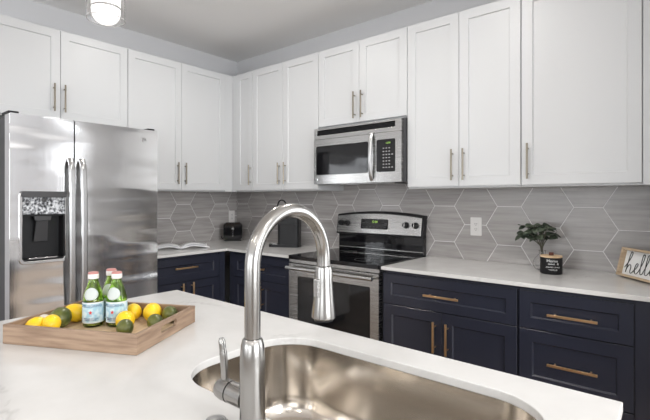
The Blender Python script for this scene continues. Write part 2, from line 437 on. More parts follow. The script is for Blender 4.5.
# ---------------------------------------------------------------- island
SX0, SX1, SY0, SY1 = 2.615, 3.345, -2.397, -1.990
tag(obj('island_countertop', plate([(1.80, -2.80), (3.462, -2.80), (3.437, -1.883), (1.80, -1.858)], [rrect(SX0, SX1, SY0, SY1, .125, 12)], XY(.894), .02), M_quartz, bevel=.002),
    'white quartz island countertop in the foreground with the sink cut out', 'countertop')
isl = thing('kitchen_island', 'navy kitchen island base under the foreground countertop', 'island', (2.63, -2.24, 0))
isl_out = (-.79, .775, -.33, .30)
def ishell():
    a, b, c, d = isl_out
    return B((a, b, c, c+.02, .1, .893), (a, b, d-.02, d, .1, .893), (a, a+.02, c+.02, d-.02, .1, .893), (b-.02, b, c+.02, d-.02, .1, .893), (a+.02, b-.02, c+.02, d-.02, .1, .12))
isl.location = (2.63, -2.22, 0)
obj('body', ishell(), M_navy, isl)
obj('toe_kick', B((-.76, .745, -.27, .27, 0, .0995)), M_navy, isl)
# sink
sk = thing('kitchen_sink', 'undermount brushed stainless steel sink in the island countertop', 'sink', ((SX0+SX1)/2, (SY0+SY1)/2, .69))
def sink_bm():
    bm = bmesh.new(); hx, hy = (SX1-SX0)/2, (SY1-SY0)/2; D = .2035
    prof = [(.022, D), (.0012, D), (.0012, D-.002), (.001, D-.01), (-.001, D-.08), (-.0025, .06), (-.004, .045), (-.0075, .034), (-.011, .024), (-.017, .014), (-.025, .007), (-.034, .003), (-.046, .0006), (-.06, .0)]
    rings = []
    for off, z in prof:
        r = max(.125+off, .03)
        rings.append([bm.verts.new((p[0], p[1], z)) for p in rrect(-hx-off, hx+off, -hy-off, hy+off, r, 12)])
    n = len(rings[0])
    for a, b in zip(rings, rings[1:]):
        for i in range(n): bm.faces.new((a[i], a[(i+1) % n], b[(i+1) % n], b[i]))
    c = [bm.verts.new((.045*math.cos(2*PI*i/n+PI/4*0), .045*math.sin(2*PI*i/n), -.004)) for i in range(n)]
    # align start angle of the drain ring to the loop (loop starts at angle 0 of corner 1)
    for i in range(n):
        p = rings[-1][i].co; a = math.atan2(p.y, p.x); c[i].co = (.045*math.cos(a), .045*math.sin(a), -.004)
    for i in range(n): bm.faces.new((rings[-1][i], rings[-1][(i+1) % n], c[(i+1) % n], c[i]))
    bm.faces.new(c[::-1]); return bm
so = obj('basin', sink_bm(), M_sink, sk, smooth=True)
m = so.modifiers.new('sheet', 'SOLIDIFY'); m.thickness = .0012; m.offset = -1
obj('drain', lathe(bmesh.new(), [(.03, -.003), (.042, -.003), (.042, -.001), (.03, -.001), (.012, -.0025), (.001, -.0025)], 32), M_chrome, sk, smooth=True)

# faucet
FX, FY, FZ = 2.963, -2.4505, .914
fc = thing('faucet', 'tall brushed nickel gooseneck pull-down faucet beside the island sink', 'faucet', (FX, FY, FZ))
fb = bmesh.new()
lathe(fb, [(.028, .0003), (.028, .004), (.0235, .008), (.0225, .03), (.0226, .10), (.0222, .130), (.0205, .152), (.0180, .162), (.0158, .165)], 40)
obj('faucet_body', fb, M_faucet, fc, smooth=True)
R = .099; zt = .287
pts = [(0, 0, .1655), (0, 0, .2), (0, 0, .25), (0, 0, zt)]
pts += [(0, R-R*math.cos(a*PI/24), zt+R*math.sin(a*PI/24)) for a in range(1, 25)]
pts += [(0, 2*R, zt-.018)]
obj('spout', tube(bmesh.new(), pts, .0140, 28), M_faucet, fc, smooth=True)
sh = bmesh.new(); z0 = zt-.018
lathe(sh, [(.0138, z0-.0005), (.0170, z0-.002), (.0186, z0-.010), (.0188, z0-.03), (.0215, z0-.07), (.0248, z0-.100), (.0250, z0-.107), (.020, z0-.111)], 36, at=(0, 2*R, 0))
hd = obj('spray_head', sh, M_faucet, fc, smooth=True)
obj('spray_button', B((-.006, .006, 2*R-.0262, 2*R-.0175, z0-.062, z0-.026)), M_steel, hd, bevel=.0012)
obj('nozzle_face', lathe(bmesh.new(), [(.0195, z0-.1115), (.0195, z0-.114), (.012, z0-.115)], 24, at=(0, 2*R, 0)), M_black, hd, smooth=True)
RY = Matrix.Rotation(-PI/2, 3, 'Y')
hb = bmesh.new()
lathe(hb, [(.0195, .017), (.0195, .056)], 28, mtx=RY, at=(0, 0, .054))
hh = obj('handle_hub', hb, M_faucet, fc, smooth=True)
obj('hub_ring', lathe(bmesh.new(), [(.0186, .0562), (.0186, .0588)], 28, mtx=RY, at=(0, 0, .054)), M_gap, hh, smooth=True)
hb = bmesh.new(); lathe(hb, [(.0198, .059), (.0200, .075), (.0180, .088), (.012, .096), (.004, .099)], 28, mtx=RY, at=(0, 0, .054))
tube(hb, catmull([(-.076, 0, .064), (-.077, .0, .09), (-.080, -.001, .12), (-.084, -.002, .148)], 5), [.0070]*3+[.0072]*8+[.0065]*4+[.0045], 14)
obj('handle', hb, M_faucet, fc, smooth=True)
tag(obj('sink_button', lathe(bmesh.new(), [(.021, .9142), (.021, .919), (.018, .9225), (.008, .924)], 32, at=(2.892, -2.475, 0)), M_steel, smooth=True),
    'small round brushed steel button in the countertop at the faucet foot', 'button')

# ---------------------------------------------------------------- refrigerator (front faces +x)
fr = thing('refrigerator', 'stainless steel side-by-side refrigerator with ice dispenser under white cabinet', 'refrigerator', (.02, -2.232, 0), L90)
FW = .878       # local x 0..FW runs to +y ; local y negative = towards room
obj('case', B((.004, FW-.004, -.660, 0, .02, 1.785)), M_darkside, fr)
obj('base_grille', B((.006, FW-.006, -.69, -.6605, .015, .095)), M_black, fr)
FD = -.750
dx0, dx1, dz0, dz1 = .047, .289, .963, 1.362
def fdoor(a, b, holes):
    bm = plate(rrect(a, b, .10, 1.792, .006, 3), holes, XZ(-.667), .083); return bm
ld = obj('door', fdoor(.0, .330, [rrect(dx0+.01, dx1-.01, dz0+.012, dz1-.01, .02, 4)]), M_fridge, fr, bevel=.012, seg=4)
rd = obj('door', fdoor(.338, FW, []), M_fridge, fr, bevel=.012, seg=4)
obj('door_gasket', B((.01, FW-.01, -.6665, -.6602, .11, 1.79), (.3305, .3375, -.735, -.667, .105, 1.795)), M_gap, fr)
def fhandle(x, s):
    bm = bmesh.new(); n = 24; rings = []
    for i in range(n+1):
        t = i/n; z = .66+t*.905; bow = math.sin(PI*t)**.22 if 0 < t < 1 else 0
        y = FD-.008-.042*bow; w = .0165
        cs = [(-w, .010), (-w, -.004), (-w*.6, -.010), (w*.6, -.010), (w, -.004), (w, .010)]
        rings.append([bm.verts.new((x+s*.006*math.sin(PI*t)+c[0], y+c[1], z)) for c in cs])
    for a, b in zip(rings, rings[1:]):
        for k in range(6): bm.faces.new((a[k], a[(k+1) % 6], b[(k+1) % 6], b[k]))
    bm.faces.new(rings[0]); bm.faces.new(rings[-1][::-1])
    for z in (.66, 1.545): box(bm, x-.014, x+.014, FD-.014, FD+.0, z, z+.02)
    return bm
obj('handle', fhandle(.307, -.3), M_satin, ld, smooth=True)
obj('handle', fhandle(.371, .3), M_satin, rd, smooth=True)
# dispenser
ds = obj('ice_dispenser', plate(rrect(dx0-.002, dx1+.002, dz0-.004, dz1+.002, .026, 6), [rrect(dx0+.012, dx1-.012, dz0+.014, dz1-.012, .018, 6)], XZ(FD), .012), M_chrome, ld, bevel=.003)
obj('dispenser_hood', plate(rrect(dx0+.004, dx1-.004, dz1-.030, dz1+.004, .012, 4), [], XZ(FD-.010), .008), M_darkside, ds, bevel=.003)
obj('control_panel', B((dx0+.0125, dx1-.0125, FD-.002, FD+.01, 1.236, dz1-.0125)), M_marble, ds, bevel=.002)
obj('button', lathe(bmesh.new(), [(.014, .0), (.014, .004), (.010, .005)], 24, mtx=Matrix.Rotation(PI/2, 3, 'X'), at=((dx0+dx1)/2, FD-.002, 1.318)), M_darkside, ds, smooth=True)
rb = bmesh.new()   # niche
box(rb, dx0+.013, dx1-.013, FD+.075, FD+.08, dz0+.014, 1.236); box(rb, dx0+.0125, dx0+.016, FD+.002, FD+.075, dz0+.014, 1.236)
box(rb, dx1-.016, dx1-.0125, FD+.002, FD+.075, dz0+.014, 1.236)
box(rb, dx0+.016, dx1-.016, FD+.012, FD+.075, 1.226, 1.236); box(rb, dx0+.016, dx1-.016, FD+.002, FD+.075, dz0+.014, dz0+.022)
obj('niche', rb, M_black, ds)
pb = bmesh.new(); cx = (dx0+dx1)/2
for za, zb, wa, wb, ya, yb in ((1.226, 1.20, .045, .040, .012, .012), (1.20, 1.08, .030, .036, .022, .050)):
    v = [pb.verts.new(p) for p in ((cx-wa, FD+ya, za), (cx+wa, FD+ya, za), (cx+wb, FD+yb, zb), (cx-wb, FD+yb, zb), (cx-wa, FD+ya+.022, za), (cx+wa, FD+ya+.022, za), (cx+wb, FD+yb+.01, zb), (cx-wb, FD+yb+.01, zb))]
    for f in ((0, 1, 2, 3), (7, 6, 5, 4), (0, 4, 5, 1), (1, 5, 6, 2), (2, 6, 7, 3), (3, 7, 4, 0)): pb.faces.new([v[i] for i in f])
obj('paddle', pb, M_darkside, ds, bevel=.002)
obj('drip_tray', B((cx-.075, cx+.075, FD+.004, FD+.06, dz0+.0222, dz0+.028)), M_steel, ds, bevel=.001)
for x, n in ((.028, 0), (FW-.03, 1)): obj('hinge_cover', B((x-.026, x+.026, -.72, -.60, 1.793, 1.808)), M_black, fr, bevel=.003)
lg = bmesh.new(); RX = Matrix.Rotation(PI/2, 3, 'X')
lathe(lg, [(.0165, 0), (.0165, .0022), (.0135, .0026)], 28, mtx=RX, at=(.780, FD-.0002, 1.722))
bo = obj('badge', lg, M_chrome, rd, smooth=True)
obj('badge_lettering', text_bm('GE', .019, lambda u, v, w: (.780+u, FD-.0027-w, 1.722+v)), M_darkside, bo)

# ---------------------------------------------------------------- microwave
mw = thing('microwave', 'stainless over-the-range microwave with black window below short cabinet', 'microwave', (1.377, 0, 1.436))
W = .742; MH = .418
obj('case', B((0.0, W+.012, -.365, -.01, .002, MH+.005)), M_darkside, mw)
obj('top_band', plate([(0, MH-.082), (W, MH-.082), (W, MH), (0, MH)], [[(.028, MH-.052), (W-.045, MH-.052), (W-.045, MH-.014), (.028, MH-.014)]], XZ(-.3655), .028), M_steel, mw, bevel=.002)
gr = bmesh.new(); box(gr, .027, W-.044, -.375, -.3655, MH-.053, MH-.013)
for i in range(4): box(gr, .030, W-.047, -.386, -.3752, MH-.0495+i*.009, MH-.0455+i*.009)
obj('vent_grille', gr, M_black, mw)
DW = .548
dr = obj('door', plate(rrect(0, DW-.001, 0, MH-.084, .003, 2), [rrect(.020, .492, .068, .284, .016, 4)], XZ(-.3655), .032), M_steel, mw, bevel=.003)
obj('door_window', plate(rrect(.0205, .4915, .0685, .2835, .0155, 4), [], XZ(-.370), .0225), M_blackglass, dr, bevel=.002)
def bowed(x, z0, z1, y, w=.012, bow=.030, n=20):
    bm = bmesh.new(); rings = []
    for i in range(n+1):
        t = i/n; z = z0+t*(z1-z0); yy = y-.004-bow*math.sin(PI*t)**.6
        rings.append([bm.verts.new((x+w*a, yy+b, z)) for a, b in ((-1, .006), (-1, -.002), (-.5, -.007), (.5, -.007), (1, -.002), (1, .006))])
    for a, b in zip(rings, rings[1:]):
        for k in range(6): bm.faces.new((a[k], a[(k+1) % 6], b[(k+1) % 6], b[k]))
    bm.faces.new(rings[0]); bm.faces.new(rings[-1][::-1]); return bm
obj('handle', bowed(.522, .012, .345, -.3975), M_satin, dr, smooth=True)
cp = obj('control_frame', plate(rrect(DW, W, 0, MH-.084, .003, 2), [rrect(.556, .700, .070, .288, .01, 4)], XZ(-.3655), .032), M_steel, mw, bevel=.003)
kp = obj('keypad', plate(rrect(.5565, .6995, .0705, .2875, .0095, 4), [], XZ(-.370), .0285), M_blackglass, cp, bevel=.002)
obj('display', B((.618, .675, -.3995, -.3988, .252, .272)), M_blackglass, kp)
obj('display_digits', text_bm('12:00', .017, lambda u, v, w: (.6465+u, -.3996-w, .262+v)), M_led, kp)
M_grey = mat('grey_print', (.30, .30, .30), .5)
for r_ in range(7):
    for c_ in range(4 if r_ in (2, 6) else 3):
        x = .612+c_*.022; z = .228-r_*.0215
        obj('key', B((x-.006, x+.006, -.3994, -.3988, z-.0035, z+.0035)), M_grey, kp)
lg = bmesh.new(); lathe(lg, [(.014, 0), (.014, .002), (.0115, .0025)], 24, mtx=RX, at=(.028, -.3977, .035))
bo = obj('badge', lg, M_chrome, dr, smooth=True)
obj('badge_lettering', text_bm('GE', .016, lambda u, v, w: (.028+u, -.4003-w, .035+v)), M_darkside, bo)
obj('underside_filter', B((.10, .64, -.30, -.10, -.004, .0018)), M_steel, mw)

# ---------------------------------------------------------------- range
rg = thing('oven_range', 'stainless electric range with black glass cooktop and oven door', 'oven', (1.357, 0, 0))
W = .762
obj('case', B((.004, W-.004, -.62, -.012, .02, .8935)), M_darkside, rg)
ct = obj('cooktop', plate(rrect(.0025, W-.0025, -.665, -.075, .008, 4), [], XY(.894), .026), M_blackglass, rg, bevel=.006, seg=3)
for cx_, cy_, r_ in ((.2, -.50, .10), (.57, -.50, .085), (.2, -.22, .075), (.57, -.22, .10)):
    bm = bmesh.new(); lathe(bm, [(r_, .9202), (r_, .9204), (r_-.003, .9204), (r_-.003, .9202)], 48, at=(cx_, cy_, 0), cap0=False, cap1=False)
    obj('burner_ring', bm, M_darkside, ct)
bgp = bmesh.new()
def ytop(x): return 1.198+.026*(1-((x-W/2)/(W/2))**2)
obj('back_panel', B((.008, W-.008, -.062, -.012, .894, 1.06)), M_blackglass, rg, bevel=.003)
obj('panel_molding', B((.008, W-.008, -.066, -.0625, .938, .944)), M_steel, rg)
N = 16
def panel(za, grow, yb, yf, dz, tilt=.16):
    xs = [.0-grow+(W+2*grow)*i/N for i in range(N+1)]
    outl = [(xs[0], za), (xs[-1], za)]+[(x, ytop(x)+dz) for x in reversed(xs)]
    def fn(u, v, w_): return (u, yb-w_+tilt*(v-1.05), v)
    return plate(outl, [], fn, yf)
obj('console_back', panel(1.045, 0.0, -.035, .052, .004), M_black, rg, bevel=.004)
cn = obj('console', panel(1.058, -.012, -.0875, .010, -.012), M_steel, rg, bevel=.003)
def PY(z): return -.0975+.16*(z-1.05)
TM = Matrix.Rotation(PI/2-.16, 3, 'X')
dp = obj('display_panel', plate(rrect(.240, .481, 1.094, 1.170, .008, 4), [], lambda u, v, w_: (u, PY(v)-.0003-w_, v), .0025), M_blackglass, cn, bevel=.001)
obj('display_digits', text_bm('12:00', .024, lambda u, v, w_: (.365+u, PY(1.148+v)-.003-w_, 1.148+v)), M_led, dp)
for i in range(7):
    for j in range(2):
        if 2 <= i <= 4 and j: continue
        bb = bmesh.new(); box(bb, .256+i*.032, .274+i*.032, PY(1.108+j*.03)-.0035, PY(1.108+j*.03)-.0024, 1.106+j*.03, 1.112+j*.03); obj('display_key', bb, M_darkside, dp)
for x in (.052, .112, .630, .706):
    kb = bmesh.new(); lathe(kb, [(.0235, 0.0006), (.0235, .004), (.020, .006), (.0185, .024), (.015, .026)], 28, mtx=TM, at=(x, PY(1.132), 1.132))
    kn = obj('knob', kb, M_black, cn, smooth=True)
    gb = bmesh.new(); box(gb, -.0035, .0035, -.017, .017, .0262, .032)
    for v in gb.verts: v.co = TM @ v.co + Vector((x, PY(1.132), 1.132))
    obj('knob_grip', gb, M_steel if x > .4 else M_black, kn, bevel=.001)
obj('front_trim', B((.004, W-.004, -.655, -.6205, .868, .8935)), M_steel, rg, bevel=.002)
od = obj('oven_door', plate(rrect(.006, W-.006, .238, .864, .006, 3), [rrect(.088, W-.068, .34, .778, .008, 3)], XZ(-.6205), .040), M_steel, rg, bevel=.003)
obj('door_window', plate(rrect(.0885, W-.0685, .3405, .7775, .0078, 3), [], XZ(-.625), .030), M_blackglass, od, bevel=.002)
bm = bmesh.new(); tube(bm, [(.024, -.708, .838), (W-.024, -.708, .838)], .0125, 20)
for x in (.045, W-.045): tube(bm, [(x, -.661, .838), (x, -.700, .838)], .009, 14)
obj('handle', bm, M_steel, od, smooth=True)
obj('storage_drawer', plate(rrect(.006, W-.006, .06, .232, .006, 3), [], XZ(-.6205), .036), M_steel, rg, bevel=.003)

# ---------------------------------------------------------------- outlets
def outlet(label, loc, rz):
    t = thing('wall_outlet', label, 'outlet', loc, rz)
    obj('cover_plate', plate(rrect(-.037, .037, -.061, .061, .004, 3), [], XZ(0), .005), M_plate, t, bevel=.0015)
    fa = obj('socket_insert', plate(rrect(-.0175, .0175, -.034, .034, .003, 3), [], XZ(-.005), .0015), M_plate, t)
    sb = bmesh.new()
    for z in (.017, -.017):
        for x in (-.006, .006): box(sb, x-.0012, x+.0012, -.0069, -.0064, z-.003, z+.005)
        box(sb, -.002, .002, -.0069, -.0064, z-.011, z-.007)
    obj('slots', sb, M_ink, fa)
    return t
outlet('white wall outlet on grey hexagon tiles between range and leafy plant', (2.465, -.0082, 1.140), 0)
outlet('white wall outlet above the small black toaster in the corner', (.0082, -.078, 1.145), L90)
outlet('white wall outlet behind the coffee maker, partly hidden by the faucet arch', (1.01, -.0082, 1.125), 0)

# ---------------------------------------------------------------- toaster
ts = thing('toaster', 'small glossy black toaster in the corner of the counter', 'toaster', (.150, -.175, .9145), math.radians(48))
bm = plate(rrect(-.09, .09, .012, .178, .032, 6), [], XZ(.055), .11)
obj('body', bm, M_blackglass, ts, smooth=True, bevel=.010, seg=3)
obj('base', B((-.082, .082, -.048, .048, 0.0, .0118)), M_black, ts, bevel=.003)
obj('bread_slot', B((-.065, .065, -.030, -.012, .1765, .1785)), M_gap, ts); obj('bread_slot', B((-.065, .065, .012, .030, .1765, .1785)), M_gap, ts)
obj('lever', B((-.012, .012, -.072, -.0555, .115, .128), ), M_chrome, ts, bevel=.002)
obj('lever_track', B((-.003, .003, -.0565, -.0552, .045, .14)), M_chrome, ts)
bm = bmesh.new(); tube(bm, catmull([(-.085, .06, .03), (-.115, .08, .02), (-.12, .105, .10), (-.10, .12, .19), (-.085, .125, .245), (-.085, .135, .262)], 6), .0035, 8)
obj('power_cord', bm, M_black, ts, smooth=True)

# ---------------------------------------------------------------- coffee maker
cm = thing('coffee_maker', 'slim black pod coffee maker on the counter behind the faucet arch', 'coffee maker', (.945, -.22, .9145), math.radians(-62))
obj('base', plate(rrect(-.065, .065, -.165, .10, .03, 6), [], XY(.0), .022), M_black, cm, smooth=True, bevel=.004)
obj('column', plate(rrect(-.0645, .0645, -.085, .10, .028, 6), [], XY(.0225), .17), M_black, cm, smooth=True, bevel=.003)
obj('brew_head', plate(rrect(-.066, .066, -.105, .101, .032, 8), [], XY(.193), .105), M_black, cm, smooth=True, bevel=.010, seg=4)
obj('drip_tray', plate(rrect(-.045, .045, -.155, -.088, .02, 5), [], XY(.0225), .005), M_steel, cm, bevel=.001)
bm = bmesh.new(); tube(bm, catmull([(-.02, -.088, .292), (-.02, -.105, .345), (-.01, -.085, .392), (0, -.045, .395), (0, -.015, .35), (0, -.01, .299)], 6), .006, 10)
obj('lid_handle', bm, M_black, cm, smooth=True)
obj('brew_button', lathe(bmesh.new(), [(.012, .2982), (.012, .3), (.009, .301)], 20, at=(0, -.02, 0)), M_steel, cm, smooth=True)

# ---------------------------------------------------------------- open brochure by the refrigerator
def sheet(pts2, prof, th):
    """a curved page: prof gives height along u"""
    bm = bmesh.new(); (ax, ay), (bx, by), (cx2, cy2), (dx2, dy2) = pts2; n = len(prof)-1; T_ = []; B_ = []
    for i, z in enumerate(prof):
        t = i/n
        for L_, dz in ((T_, th), (B_, 0)):
            L_.append((bm.verts.new((ax+(bx-ax)*t, ay+(by-ay)*t, z+dz)), bm.verts.new((dx2+(cx2-dx2)*t, dy2+(cy2-dy2)*t, z+dz))))
    for i in range(n):
        bm.faces.new((T_[i][0], T_[i+1][0], T_[i+1][1], T_[i][1])); bm.faces.new((B_[i][1], B_[i+1][1], B_[i+1][0], B_[i][0]))
        bm.faces.new((T_[i][0], B_[i][0], B_[i+1][0], T_[i+1][0])); bm.faces.new((T_[i][1], T_[i+1][1], B_[i+1][1], B_[i][1]))
    bm.faces.new((T_[0][0], T_[0][1], B_[0][1], B_[0][0])); bm.faces.new((T_[n][0], B_[n][0], B_[n][1], T_[n][1])); return bm
br = thing('open_magazine', 'open white magazine lying on the counter beside the refrigerator', 'magazine', (.30, -.87, .9145), math.radians(62))
P1 = [.0005, .006, .013, .018, .019, .016, .008, .004]
obj('page_stack', sheet(((-.22, -.13), (0, -.15), (0, .11), (-.22, .12)), P1, .006), M_paper, br, smooth='full')
obj('page_stack', sheet(((.001, -.15), (.23, -.11), (.22, .13), (.001, .11)), [.004, .012, .02, .021, .017, .012, .006, .0005], .006), M_paper, br, smooth='full')
obj('loose_page', sheet(((.01, -.12), (.21, -.09), (.24, .13), (.01, .10)), [.012, .026, .034, .036, .033, .028, .022, .017], .0012), M_paper, br, smooth='full')
obj('loose_page', sheet(((-.20, -.10), (-.01, -.12), (-.01, .10), (-.20, .10)), [.012, .022, .029, .032, .033, .030, .022, .012], .0012), M_paper, br, smooth='full')

# ---------------------------------------------------------------- serving tray
TRZ = math.radians(28.2)
ux, uy = math.cos(TRZ), math.sin(TRZ)
TA, TB, TH, TT = .425, .325, .054, .011
TC = (2.455-ux*TA/2-uy*TB/2, -2.396-uy*TA/2+ux*TB/2)     # centre from the near corner
tr = thing('serving_tray', 'rectangular natural wood serving tray of bottles and citrus on the island', 'tray', (TC[0], TC[1], .9145), TRZ)
a2, b2 = TA/2, TB/2
obj('tray_floor', B((-a2+TT+.0005, a2-TT-.0005, -b2+TT+.0005, b2-TT-.0005, .001, .008)), M_trayfloor, tr)
for s in (-1, 1):
    ya, yb = (b2-TT, b2) if s > 0 else (-b2, -b2+TT)
    obj('side_panel', B((-a2, a2, ya, yb, 0, TH)), M_tray, tr, bevel=.001)
    xa = a2-TT if s > 0 else -a2
    obj('end_panel', plate([(-b2+TT+.0003, 0), (b2-TT-.0003, 0), (b2-TT-.0003, TH), (-b2+TT+.0003, TH)], [rrect(-.045, .045, .022, .042, .0098, 6)],
        lambda u, v, w_, xa=xa: (xa+w_, u, v), TT), M_tray, tr, bevel=.001)
ZF = .9145+.0085

# bottles
def bottle(label, loc, rz):
    t = thing('sparkling_water_bottle', label, 'bottle', loc, rz, 'green sparkling water bottles in the tray')
    t.scale = (.93, .93, 1)
    prof = [(.020, .003), (.028, .0), (.0325, .004), (.0335, .012), (.0335, .080), (.0325, .090), (.0285, .105), (.0225, .122), (.0175, .134), (.0150, .143), (.0148, .149), (.0160, .151), (.0160, .155), (.0140, .156), (.0135, .162)]
    inner = [(r-.0022, z) for r, z in prof[4:]]
    bm = bmesh.new()
    lathe(bm, prof+[(.0113, .162)]+[(max(r-.0025, .003), z) for r, z in reversed(prof[3:-1])]+[(.026, .006), (.002, .006)], 36)
    obj('glass_body', bm, M_greenglass, t, smooth=True)
    obj('cap_sleeve', lathe(bmesh.new(), [(.0163, .1480), (.0174, .150), (.0174, .1605), (.0165, .163)], 28), M_cap, t, smooth=True)
    obj('cap', lathe(bmesh.new(), [(.0168, .1632), (.0170, .1655), (.0145, .1690), (.004, .170)], 28), M_capred, t, smooth=True)
    def cyl(r): return lambda u, v, w_: (math.sin(u/r)*(r+w_), -math.cos(u/r)*(r+w_), v)
    def band(u0, u1, z0, z1, r, th):
        bm = bmesh.new(); n = 28; o_ = []
        for i in range(n+1):
            u = u0+(u1-u0)*i/n; a = u/r
            o_.append([bm.verts.new((math.sin(a)*q, -math.cos(a)*q, z)) for q, z in ((r, z0), (r+th, z0), (r+th, z1), (r, z1))])
        for a, b in zip(o_, o_[1:]):
            for k in range(4): bm.faces.new((a[k], b[k], b[(k+1) % 4], a[(k+1) % 4]))
        bm.faces.new(o_[0]); bm.faces.new(o_[-1][::-1]); return bm
    r = .0337
    lb = obj('label', band(-.075, .075, .014, .078, r, .0004), M_label, t, smooth=True)
    obj('label_border', band(-.0755, .0755, .0745, .0775, r+.0005, .0002), M_inkwhite, lb); obj('label_border', band(-.0755, .0755, .0145, .0170, r+.0005, .0002), M_inkwhite, lb)
    obj('lettering', text_bm('S.PELLEGRINO', .0118, lambda u, v, w_: cyl(r+.0006)(u, .067+v, w_)), M_inkblue, lb)
    obj('small_lettering', text_bm('SPARKLING NATURAL\nMINERAL WATER', .0050, lambda u, v, w_: cyl(r+.0006)(u, .026+v, w_)), M_inkblue, lb)
    sb = bmesh.new(); pts = []
    for i in range(10):
        q = .0068 if i % 2 == 0 else .003; a = PI/2+i*PI/5; pts.append((q*math.cos(a), q*math.sin(a)))
    obj('red_star', plate(pts, [], lambda u, v, w_: cyl(r+.0006)(u, .047+v, w_), .0004), M_inkred, lb)
    # oval neck label lying on the shoulder
    def shoulder(u, v, w_):
        z = .104+v*.95
        rr = None
        for (r1, z1), (r2, z2) in zip(prof, prof[1:]):
            if z1 <= z <= z2 and z2 > z1: rr = r1+(r2-r1)*(z-z1)/(z2-z1)
        rr = (rr or .02)+.0006+w_; a = u/.024
        return (math.sin(a)*rr, -math.cos(a)*rr, z)
    bm = bmesh.new(); rings = []
    for k in range(7):
        f = (k+.001)/6
        rings.append([bm.verts.new(shoulder(.0195*f*math.cos(2*PI*i/28), .0195*f*math.sin(2*PI*i/28), 0)) for i in range(28)])
    for a, b in zip(rings, rings[1:]):
        for i in range(28): bm.faces.new((a[i], a[(i+1) % 28], b[(i+1) % 28], b[i]))
    nl = obj('neck_label', bm, M_necklabel, t, smooth='full')
    mm = nl.modifiers.new('thick', 'SOLIDIFY'); mm.thickness = .0004; mm.offset = 1
    return t
def bmj(*bms):
    out = bms[0]
    for b in bms[1:]:
        me = bpy.data.meshes.new('j'); b.to_mesh(me); b.free(); out.from_mesh(me); bpy.data.meshes.remove(me)
    return out
b1 = bottle('left front green sparkling water bottle with blue label in the tray', (2.119, -2.363, ZF), math.radians(52))
dup(b1, (2.168, -2.311, ZF), math.radians(40), 'right front green sparkling water bottle with blue label in the tray')
dup(b1, (2.099, -2.296, ZF), math.radians(46), 'rear green sparkling water bottle half hidden behind the other two')

# fruit
def fruit(name, cat, label, loc, L_, R_, m, rot, group, nub=.2):
    bm = bmesh.new(); n = 16; prof = []
    for i in range(1, n):
        a = PI*i/n; z = -L_*math.cos(a); r = R_*math.sin(a)**.9
        if nub and z > L_*.86: r = max(r*.85, .12*R_)
        prof.append((r, z*(1+nub*max(0, abs(math.cos(a))-.85)*2)))
    lathe(bm, prof, 24, mtx=Matrix.Rotation(rot[1], 3, 'Z') @ Matrix.Rotation(PI/2+rot[0], 3, 'X'))
    zmin = min(v.co.z for v in bm.verts)
    o = obj(name, bm, m, smooth='full'); o.location = (loc[0], loc[1], ZF-zmin+.0003)
    return tag(o, label, cat, group)
LG, GG = 'lemons in the tray', 'limes in the tray'
fruit('lemon', 'lemon', 'yellow lemon farthest left, low in the tray corner', (2.078, -2.512), .031, .024, M_lemon, (.1, .3), LG)
fruit('lemon', 'lemon', 'yellow lemon in front of the large dark green lime', (2.100, -2.478), .031, .026, M_lemon, (.1, 1.0), LG)
fruit('lemon', 'lemon', 'yellow lemon left of the bottles, behind the large dark lime', (2.035, -2.385), .036, .029, M_lemon, (.15, 2.5), LG)
fruit('lemon', 'lemon', 'yellow lemon just right of the bottles toward the tray back', (2.152, -2.247), .032, .026, M_lemon, (.1, 1.2), LG)
fruit('lemon', 'lemon', 'yellow lemon resting toward the right back of the tray', (2.215, -2.215), .036, .029, M_lemon, (.1, .9), LG)
fruit('lemon', 'lemon', 'yellow lemon in front, right of the bottles beside two limes', (2.238, -2.318), .036, .028, M_lemon, (.0, 1.1), LG)
fruit('lime', 'lime', 'large dark green lime left of the bottles', (2.067, -2.440), .038, .031, M_lime, (.1, 1.0), GG, .1)
fruit('lime', 'lime', 'dark green lime in the far right corner of the tray', (2.266, -2.182), .030, .025, M_lime, (.1, 1.3), GG, .1)
fruit('lime', 'lime', 'dark green lime near the tray handle slot', (2.314, -2.262), .031, .024, M_lime, (.1, 1.2), GG, .1)
fruit('lime', 'lime', 'dark green lime at the front edge of the tray right of bottles', (2.300, -2.350), .030, .024, M_lime, (.1, 1.0), GG, .1)
fruit('lime', 'lime', 'dark green lime mostly hidden behind the left front bottle', (2.049, -2.335), .025, .021, M_lime, (.1, .4), GG, .1)
fruit('pale_fruit', 'fruit', 'pale white round fruit behind the two leftmost lemons', (2.036, -2.478), .024, .021, M_pale, (.1, .9), None, 0)

# ---------------------------------------------------------------- vase, sprig, candle, sign
vs = thing('glass_vase', 'small round clear glass vase half hidden behind the black candle', 'vase', (2.895, -.150, .9145))
pv = [(.018, 0), (.034, .003), (.046, .02), (.049, .04), (.042, .062), (.024, .082), (.0165, .092), (.0165, .108), (.021, .112)]
obj('vessel', lathe(bmesh.new(), pv+[(r-.0025, z+.001) for r, z in reversed(pv[1:])]+[(.015, .004)], 36), M_glass, vs, smooth=True)
sp = thing('eucalyptus_sprig', 'bunch of dark green eucalyptus leaves standing in the glass vase', 'plant', (2.895, -.150, .921))
random.seed(5)
stems = bmesh.new(); lv = bmesh.new()
def leaf(bm, p, d, up, L_, W_):
    d = d.normalized(); s = d.cross(up).normalized(); u = s.cross(d)
    prev = None
    for i in range(7):
        t = i/6; wd = W_*math.sin(PI*min(max(t, .03), .985))**.7
        c = p+d*L_*t-u*(.18*L_*t*t)
        row = [bm.verts.new(c+s*wd*k+u*(.28*wd*abs(k))) for k in (-1, -.5, 0, .5, 1)]
        if prev:
            for j in range(4): bm.faces.new((prev[j], prev[j+1], row[j+1], row[j]))
        prev = row
ends = [(-.130, -.03, .200), (-.095, .01, .235), (-.045, -.035, .248), (.005, -.01, .245), (.035, -.03, .235), (.060, .02, .205), (-.03, .03, .235), (-.075, -.05, .215)]
